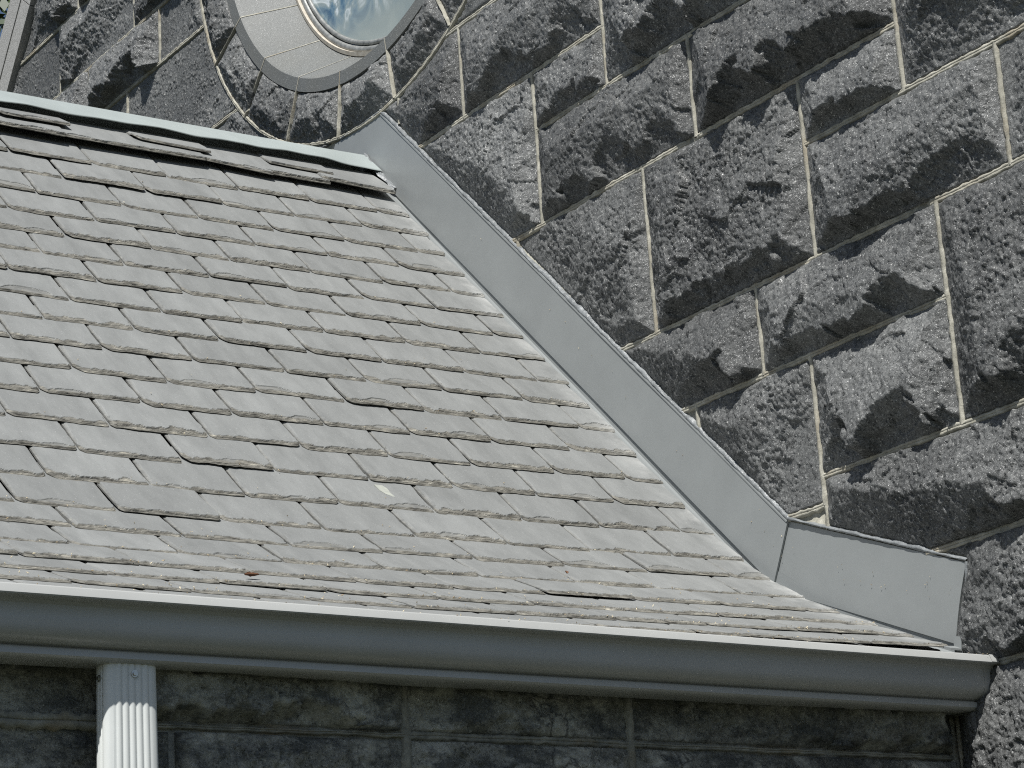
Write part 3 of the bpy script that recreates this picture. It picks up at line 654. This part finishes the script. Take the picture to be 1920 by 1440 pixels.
for i in range(1, nrows):
    B = rows[i]
    tv = (rows[i-1]-rows[i]); exp_ = np.linalg.norm(tv); tv = tv/exp_
    if i > 1 and i >= 15:                       # bell-cast: slates lie on the mean of the two slopes
        t2 = rows[max(0, i-2)]-rows[i-1]; t2 = t2/np.linalg.norm(t2); tv = tv*0.75+t2*0.25; tv /= np.linalg.norm(tv)
    nv = np.array([-tv[1], tv[0]])
    first = -0.097 if i % 2 else -0.177
    if i == 17: first = -0.113
    if i == 18: first = -0.155
    xs = [-0.020 + random.uniform(-.007, .004)]; x = first
    if i % 2 == 1 and i < 17 and random.random() < .0: pass
    while x > XL:
        xs.append(x + random.uniform(-.006, .006)); x -= 0.1635
    for k in range(len(xs)-1):
        x1, x0 = xs[k], xs[k+1]+0.0042
        far = x1 < -1.7
        thick = random.uniform(.0036, .0056); lift = thick + 0.0046 + (random.uniform(.0015, .004) if random.random() < .07 else random.uniform(0, .0016))
        make_slate(mb, B + tv*random.uniform(-.0035, .0035) - nv*.0095, tv, nv, x0, x1, exp_, thick, lift, 2000+i*60+k, res=0.35 if far else 1.0, skew=random.gauss(0, .007), rag=random.uniform(.65, 1.55) if i < 19 else 1.35)
# starter course tucked under the bottom row
B = rows[-1] + np.array([0.016, -0.010]); tv = rows[-2]-rows[-1]; tv /= np.linalg.norm(tv); nv = np.array([-tv[1], tv[0]])
x = -0.02
while x > XL:
    make_slate(mb, B, tv, nv, x-0.2, x-0.002, 0.07, .006, .004, 9000+int(-x*100), res=.4); x -= 0.2
mb.build("slates", M['slate'], roof)

# loose, lifted slates of the ridge course
mb = MB(); tv = np.array([.7106, .7036]); nv = np.array([-tv[1], tv[0]])
x = -0.026; k = 0
B0 = rows[0]
while x > XL:
    wd = random.uniform(.10, .13); lift = random.choice([.015, .018, .022, .026]) if k > 0 else .020
    make_slate(mb, B0 + tv*random.uniform(-.006, .004), tv, nv, x-wd-0.05, x-0.001, .10, random.uniform(.006, .009), lift, 9300+k, skew=random.gauss(-.06, .04), rag=.55, length=.12)
    if k % 2 or random.random() < .35: make_slate(mb, B0 + tv*random.uniform(.034, .046), tv, nv, x-wd-0.02, x+0.02, .06, random.uniform(.005, .008), lift+random.uniform(.003, .006), 9500+k, skew=random.gauss(-.05, .03), rag=.4, length=.085)
    x -= wd+0.03; k += 1
mb.build("ridge_slates", M['slate'], roof)

# deck under the slates and the hidden rear slope
mb = MB()
prof = [apex-np.array([0, .03])] + [r_ - np.array([0.0, .026]) for r_ in rows] + [np.array([2.560, .615]), np.array([2.60, .55])]
P = np.array([[(x, p[0], p[1]+(sag(x) if i_ < len(prof)-2 else 0)) for x in np.linspace(XL, -0.002, 14)] for i_, p in enumerate(prof)])
mb.grid(P)
back = np.array([[(x, p[0], p[1]+sag(x)) for x in np.linspace(XL, -0.002, 14)] for p in (apex-np.array([0, .03]), apex+np.array([1.1, -1.12]))]); mb.grid(back, flip=True)
mb.build("roof_deck", M['deck'], roof)

# metal ridge cap, bent over the ridge with a wavy lower edge
mb = MB()
xs = np.linspace(XL, -0.009, 420)
tv = np.array([.7106, .7036]); nv = np.array([-tv[1], tv[0]])
cols = []
wave = 0.005*pn(xs*6.3, xs*0+2, 2)+0.0035*pn(xs*14, xs*0, 4)
for (dwn, out_, wv) in ((-0.055, .0, 0), (-0.012, .002, 0), (-0.004, .0015, 0), (0.0, .000, 0), (0.006, -.0008, 0), (0.013, .0010, 0), (0.036, .0040, .3), (0.076, .0085, .8), (0.090, .0110, 1.0), (0.090, .0090, 1.0), (0.078, .0065, .8)):
    if dwn < 0:
        tb = np.array([-.7, .7]); nb = np.array([.7, .7]); p = apex + np.array([.004, .008]) + tb*dwn*-1*-1 + nb*out_ if False else apex + np.array([0.0, .012]) + np.array([-dwn*.7, dwn*.75])
        lift_ = 0*xs
    else:
        p = apex + np.array([0.0, .015]) - tv*dwn + nv*out_; lift_ = wv*np.maximum(wave, -.003)
    cols.append(np.stack([xs, p[0] + nv[0]*lift_*0.8 - nv[0]*(out_*.75)*sstep(-.16, -.01, xs)*(dwn > .02) + tv[0]*lift_*0.7 + 0*xs, p[1] + nv[1]*lift_*0.8 - nv[1]*(out_*.75)*sstep(-.16, -.01, xs)*(dwn > .02) + tv[1]*lift_*0.7 + sag(xs)], -1))
mb.grid(np.array(cols), flip=True)
mb.build("ridge_cap", M['cap'], roof, smooth=True)

# ------------------------------------------------------------------ step flashing on the gable wall
fl = thing("wall_flashing", "grey painted metal flashing strip running up the granite wall beside the slates", "flashing", (0, 3.3, 1.2))
XF = -0.0045
def sheet(poly, x0, x1, name, n_u=40, bow=0.0015, crown=None):
    """four-cornered sheet with thickness; poly = (top_far, top_near, bottom_near, bottom_far) in (Y, Z)"""
    a, b, c, d = [np.array(p, float) for p in poly]; mbs = MB(); nv_ = 10
    s = np.linspace(0, 1, n_u)[None, :, None]; t = np.linspace(0, 1, nv_)[:, None, None]
    q = (a*(1-s)+b*s)*(1-t) + (d*(1-s)+c*s)*t
    if crown is not None: q = crown(q, s, t)
    x = x0 + (x1-x0)*s[..., 0] + 0*t[..., 0] + bow*pn(q[..., 0]*2.3, q[..., 1]*2.3, 6)
    F = np.concatenate([x[..., None], q], -1); mbs.grid(F)
    G = F + np.array([0.0035, 0, 0]); mbs.grid(G, flip=True)
    for e in (lambda A: A[0], lambda A: A[-1], lambda A: A[:, 0], lambda A: A[:, -1]):
        mbs.grid(np.stack([e(F), e(G)]))
    return mbs
mbs = sheet(((4.068, 2.101), (2.893, .914), (2.944, .816), (4.148, 2.017)), XF, XF-0.001, "u")
for s_ in (0,):
    # folded hem along the top edge
    P0, P1 = np.array([4.068, 2.101]), np.array([2.893, .914]); hs = np.linspace(0, 1, 60)[:, None]; ln = P0*(1-hs)+P1*hs; nn = np.array([.712, -.702])
    mbs.grid(np.stack([np.concatenate([0*hs + XF + o_[0], ln + nn*o_[1]], 1) for o_ in ((-.0002, .006), (-.0022, .004), (-.0022, .001), (0.004, -.003))]), flip=False)
mbs.build("upper_panel", M['flash'], fl)
def curve_end(q, s, t):
    q = q.copy(); q[..., 0] += (0.003*np.sin(np.pi*t)*s**6)[..., 0]; return q
sheet(((2.905, .917), (2.507, .757), (2.548, .641), (2.959, .815)), XF+0.0035, XF-0.001, "l", crown=curve_end).build("lower_panel", M['flash'], fl)
sheet(((4.268, 2.106), (4.063, 2.104), (4.136, 2.018), (4.34, 2.0)), XF+0.001, XF+0.001, "b").build("rear_panel", M['flash'], fl)
# foot of the flashing: the leg that runs out under the slates
mb = MB(); seq = [np.array([4.13, 2.014])] + [r_ + np.array([-.001, .001]) for k_, r_ in enumerate(rows[1:])]
a = np.array(seq); mb.grid(np.stack([np.concatenate([np.full((len(a), 1), x), a + np.array([[0, dz]])], 1) for x, dz in ((-0.0016, 0.006), (-0.0016, -0.016), (-0.006, -0.0185), (-0.055, -.0195))]))
mb.build("base_leg", M['flash'], fl)
mb = MB(); mb.prism([(-0.012, 2.545, .652), (-0.012, 2.528, .648), (-0.012, 2.532, .622), (-0.012, 2.545, .612)], (0.004, 0, 0)); mb.prism([(-0.012, 2.545, .634), (-0.035, 2.545, .633), (-0.035, 2.53, .627), (-0.012, 2.53, .627)], (0, 0, .003))
mb.build("drip_end", M['flash'], fl)
# silvery sealant smeared along the top of the strip
mb = MB()
def bead(pts, w0, seed):
    pts = np.asarray(pts, float); seg = np.hypot(*np.diff(pts, axis=0).T); L = np.concatenate([[0], np.cumsum(seg)]); n = int(L[-1]/.004); t = np.linspace(0, L[-1], n)
    c = np.stack([np.interp(t, L, pts[:, 0]), np.interp(t, L, pts[:, 1])], -1); tg = np.gradient(c, axis=0); tg /= np.linalg.norm(tg, axis=1)[:, None]; nm = np.stack([tg[:, 1], -tg[:, 0]], -1)
    nm = np.where(nm[:, 1:2] < 0, -nm, nm)
    wu = w0*(1.1+0.9*pn(t*9, t*0, seed)+0.7*pn(t*40, t*0+3, seed+1)); wu = np.maximum(wu, .002)
    rowsP = []
    for fu, hx in ((-0.25, .0052), (0.05, .0072), (0.35, .0072), (0.7, .0052), (1.0, .0005)):
        hxv = hx + 0.0008*pn(t*30, t*0+fu*9, seed+2) + 0.0006*pn(t*90, t*0+fu*5, seed+3)
        p = c + nm*(wu*fu + 0.0015*pn(t*70, t*0+fu*7, seed+4))[:, None]
        rowsP.append(np.concatenate([-hxv[:, None], p], 1))
    mb.grid(np.array(rowsP))
bead([(4.075, 2.110), (2.893, .915)], .0062, 31); bead([(2.893, .916), (2.505, .759)], .0048, 41); bead([(4.24, 2.107), (4.065, 2.106)], .006, 51); bead([(2.505, .758), (2.512, .70)], .006, 61)
rr_ = np.linspace(0, 1, 14)[None, :]; tt_ = np.linspace(0, 1, 30)[:, None]
Yb = 4.14 - 0.115*tt_ + 0*rr_; Zb = 2.030 - 0.122*tt_ + 0*rr_; Xb = -0.004 - 0.022*rr_*(0.35+0.9*np.sin(np.pi*np.clip(1-tt_, 0, 1))**1.0*0.6 + 0.4*pn(tt_*7, tt_*0, 3))
hb = 0.004*np.sin(np.pi*np.clip(rr_*1.0, 0, 1))**.5 + 0.004*pn(tt_*9+rr_*3, rr_*4, 8)
mb.grid(np.stack([Xb, Yb - hb*.7, Zb + hb*.7 + 0.001], -1), flip=True)
mb.build("sealant", M['seal'], fl, smooth=True)

# ------------------------------------------------------------------ gutter
gut = thing("rain_gutter", "long grey ogee rain gutter with bright rolled lip along the slate eave", "gutter", (-1.2, 2.5, 0.57))
prof = [(2.556, .612), (2.556, .534), (2.516, .5322), (2.5075, .5328), (2.5035, .5345), (2.5010, .5365), (2.5012, .5425), (2.5022, .5446), (2.5075, .5452), (2.5068, .5466), (2.4960, .5492), (2.4900, .5518),
        (2.4848, .5560), (2.4815, .5605), (2.4802, .5650), (2.4800, .5750), (2.4796, .5850), (2.4785, .5890), (2.4750, .5925), (2.4710, .5940), (2.4660, .5944), (2.4622, .5950), (2.4610, .5965),
        (2.4618, .5990), (2.4650, .6062), (2.4668, .6078), (2.4690, .6084), (2.4760, .6080), (2.4775, .6060), (2.4770, .5990), (2.4830, .59), (2.485, .575), (2.500, .554), (2.514, .540), (2.552, .540), (2.552, .612)]
xs = np.linspace(XL, -0.0125, 40)
mb = MB(); P = np.array([[(x, p[0] + 0.0006*pn(x*3, p[1]*20, 9), p[1] - 0.0015*(x+1.5)/1.5*-1*0) for x in xs] for p in prof]); mb.grid(P, flip=True)
mb.build("trough", M['gutter'], gut, smooth=True)
D.objects["trough"].data.set_sharp_from_angle(angle=math.radians(24))
mb = MB(); pc = prof[:28] + [(2.53, .6085)]
pc = [p for i, p in enumerate(pc) if i == 0 or p != pc[i-1]]
mb.prism([(-0.0125, p[0], p[1]) for p in pc], (0.0035, 0, 0))
pc2 = [(2.5 + (p[0]-2.5)*1.02, .572 + (p[1]-.572)*1.022) for p in prof[1:28]]
mb.grid(np.array([[(x, p[0], p[1]) for x in (-0.024, -0.0115)] for p in pc2]), flip=True)
mb.build("end_cap", M['gutter'], gut)

# ------------------------------------------------------------------ downspout
ds = thing("downspout", "light grey corrugated metal downspout hanging below the gutter, sunlit lower down", "downspout", (-1.38, 2.535, -1.0))
def rr_section():
    x0, x1, y0, y1, r_ = -1.4120, -1.3440, 2.5085, 2.5420, .010
    pts = []
    fr = np.linspace(x0+r_, x1-r_, 61); n = 5
    ph = (fr-(x0+r_+.003))/(x1-x0-2*r_-.006)*n
    rib = np.where((ph > 0) & (ph < n), -0.0020*np.abs(np.sin(np.pi*ph))**0.8+0.0030, 0.0026)
    pts += list(zip(fr, y0 + rib - .0005))
    th = np.linspace(-np.pi/2, 0, 9)[1:-1]; pts += [(x1-r_+r_*math.cos(a), y0+.0025+r_+r_*math.sin(a)) for a in th]
    sd = np.linspace(y0+r_+.0025, y1-r_, 25); ph = (sd-sd[0])/(sd[-1]-sd[0])*3; pts += list(zip(x1-0.0022*(1-np.abs(np.sin(np.pi*ph))**.8), sd))
    pts += [(x1-r_+r_*math.cos(a), y1-r_+r_*math.sin(a)) for a in np.linspace(0, np.pi/2, 9)[1:-1]] + [(x, y1) for x in np.linspace(x1-r_, x0+r_, 8)]
    pts += [(x0+r_+r_*math.cos(a), y1-r_+r_*math.sin(a)) for a in np.linspace(np.pi/2, np.pi, 9)[1:-1]]
    sd2 = sd[::-1]; ph = (sd2-sd[0])/(sd[-1]-sd[0])*3; pts += list(zip(x0+0.0022*(1-np.abs(np.sin(np.pi*ph))**.8), sd2))
    pts += [(x0+r_+r_*math.cos(a), y0+.0025+r_+r_*math.sin(a)) for a in np.linspace(np.pi, 1.5*np.pi, 9)[1:-1]]
    return pts + [pts[0]]
sec = np.array(rr_section()); zs = np.array([.5345, .52, .45, .35, .0, -.5, -.98])
cx = -1.378
P = np.array([[(cx + (p[0]-cx)*(1.0 + 0.30*max(0, .53-max(zv, .35))), p[1], zv) for p in sec] for zv in zs])
mb = MB(); mb.grid(P, flip=True); mb.build("pipe", M['pipe'], ds, smooth=True)
def screw(c, axis):
    mbx = MB(); c = np.array(c, float); ax = np.array(axis, float); a = np.cross(ax, (0, 0, 1.0)); a /= np.linalg.norm(a); b = np.cross(ax, a)
    ringp = lambda r_, h_, n_: [c + ax*h_ + r_*(math.cos(q)*a + math.sin(q)*b) for q in np.linspace(0, 2*np.pi, n_, endpoint=False)]
    for r0, h0, r1, h1, n_ in ((.0042, -.001, .0042, .001, 18), (.0026, .001, .0026, .0030, 6)):
        v = ringp(r0, h0, n_) + ringp(r1, h1, n_); mbx.add(v, [(i, (i+1) % n_, n_+(i+1) % n_, n_+i) for i in range(n_)] + [tuple(range(n_, 2*n_))])
    return mbx
screw((-1.3765, 2.5082, .521), (0, -1, 0)).build("screw", M['zinc'], ds)
screw((-1.4120, 2.526, .517), (-1, 0, 0)).build("screw", M['zinc'], ds)
mb = MB(); mb.box((-1.405, 2.514, .5285), (-1.351, 2.538, .5338)); mb.build("outlet_collar", M['gutter'], ds)

# ------------------------------------------------------------------ tree beyond the far end of the gable
tr = thing("tree", "dark green leafy tree behind the far coping of the granite gable", "tree", (2.6, 12.2, -1.0))
mb = MB(); c0 = np.array([2.6, 12.2])
mb.tube([(c0[0], c0[1], -1.02), (c0[0]+.05, c0[1], .4), (c0[0]-.05, c0[1]+.05, 2.4), (c0[0], c0[1], 4.2), (c0[0]+.1, c0[1], 5.6)], [.28, .20, .16, .11, .05], 12)
for k in range(26):
    a = random.uniform(0, 6.28); z = random.uniform(1.6, 5.2); ln = random.uniform(.9, 2.0)*(1-.1*(z-1.6)); 
    mb.tube([(c0[0], c0[1], z), (c0[0]+.5*ln*math.cos(a), c0[1]+.5*ln*math.sin(a), z+.25), (c0[0]+ln*math.cos(a), c0[1]+ln*math.sin(a), z+.6)], [.06, .035, .012], 6)
mb.build("trunk", M['bark'], tr, smooth=True)
mb = MB(); r = np.random.default_rng(21)
ncl = 260; cl = []
for k in range(ncl):
    a = r.uniform(0, 6.28); z = r.uniform(1.2, 6.4); R_ = 2.35*math.sqrt(max(0.05, 1-((z-3.6)/3.0)**2)); q = R_*r.uniform(.35, 1.0)**.6
    cl.append((c0[0]+q*math.cos(a), c0[1]+q*math.sin(a), z))
cl = np.array(cl); nl = 26000
ci = r.integers(0, ncl, nl); c = cl[ci] + r.normal(0, .17, (nl, 3))
d1 = r.normal(size=(nl, 3)); d1 /= np.linalg.norm(d1, axis=1)[:, None]; d2 = np.cross(d1, r.normal(size=(nl, 3))); d2 /= np.linalg.norm(d2, axis=1)[:, None]
sz = r.uniform(.035, .07, (nl, 1))
V = np.stack([c - d1*sz, c - d2*sz*.45 + d1*sz*.1, c + d1*sz, c + d2*sz*.45 + d1*sz*.1], 1).reshape(-1, 3)
mb.add(V, np.arange(nl*4).reshape(-1, 4), tint=np.repeat(np.clip(r.normal(.45, .25, nl), 0, 1), 4))
mb.build("crown", M['leaf'], tr)

# ------------------------------------------------------------------ small things lying on the slates
def on_row(i, x, v, h):
    tv = rows[i-1]-rows[i]; tv /= np.linalg.norm(tv); nv = np.array([-tv[1], tv[0]]); p = rows[i] + tv*v + nv*h
    return np.array([x, p[0], p[1] + float(sag(np.array(x)))]), np.array([0, tv[0], tv[1]]), np.array([0, nv[0], nv[1]])
def leaf(label, i, x, size, ang):
    c, t, n = on_row(i, x, .030, .0045); ex = np.array([1.0, 0, 0]); a = ex*math.cos(ang)+t*math.sin(ang); b = -ex*math.sin(ang)+t*math.cos(ang)
    mb = MB(); u = np.linspace(-1, 1, 15)[None, :]; v = np.linspace(-1, 1, 7)[:, None]
    wdt = .38*(1-np.abs(u)**1.8)*(1+.25*pn(u*6, u*0+i, i)); q = c + size*(u[..., None]*a + (v*wdt)[..., None]*b) + (size*(.35*np.abs(v)*wdt*2.2 + .18*u*u + .1*pn(u*3+i, v*3, i)))[..., None]*n
    mb.grid(q); mb.grid(q - n*.0006, flip=True)
    return tag(mb.build("dead_leaf", M['dry'], smooth=True), label, "leaf", "dead leaves on the slates")
leaf("curled brown dead leaf lying on the lowest slates above the gutter, left of centre", 20, -1.105, .014, .3)
leaf("tiny reddish brown dead leaf caught between slates above the gutter, right of centre", 18, -.478, .007, 1.1)
c, t, n = on_row(15, -.648, .062, -.0035); mb = MB()
ol = [(-.022, .014), (-.018, -.004), (-.008, -.014), (.008, -.020), (.016, -.022), (.009, -.008), (.010, .004), (.002, .014)]
mb.prism([c + np.array([.62, 0, 0])*a + t*b*1.0 for a, b in ol], n*.0016)
tag(mb.build("lichen_flake", M['flake']), "pale cream flake stuck on a grey slate in the middle of the roof", "flake")
# seeds and husks fallen from trees
mb = MB(); r = np.random.default_rng(77)
def seed_at(p, n_, s):
    a = r.normal(size=3); a /= np.linalg.norm(a); b = np.cross(a, n_); b /= np.linalg.norm(b)+1e-9; q = np.cross(a, b)
    v = [p + a*s*1.5, p + b*s*.6, p - a*s*1.5, p - b*s*.6, p + q*s*.5, p - q*s*.5]
    mb.add(v, [(0, 1, 4), (1, 2, 4), (2, 3, 4), (3, 0, 4), (1, 0, 5), (2, 1, 5), (3, 2, 5), (0, 3, 5)], tint=r.random())
for k in range(430):
    i = int(r.choice(np.arange(2, 23), p=(lambda q: q/q.sum())(np.array([1]*13 + [2, 2, 3, 4, 6, 7, 8, 8], float))))
    p, t, n = on_row(i, r.uniform(-1.55, -.03), max(0, r.normal(.004, .02)), .0010); seed_at(p, n, r.uniform(.0007, .0019))
for k in range(34):
    q = r.random()**.6; yy = 2.90 - .36*q if k % 2 else 2.9 + 1.0*(1-q)
    zz = (0.90 - (2.90-yy)*.42 if yy < 2.9 else 0.90 + (yy-2.9)*1.0) - r.uniform(.01, .06); seed_at(np.array([-.0062, yy, zz]), np.array([-1., 0, 0]), r.uniform(.0006, .0014))
for k in range(60): seed_at(np.array([r.uniform(-1.5, -.03), 2.4705 + r.normal(0, .003), .6085]), np.array([0, 0, 1.]), r.uniform(.0006, .0014))
tag(mb.build("seed_litter", M['seed']), "tan seeds and husks scattered over the slates and gutter lip", "litter", kind="stuff")

sc.cycles.use_denoising = False
sc.cycles.filter_width = 1.1
sc.cycles.max_bounces = 6
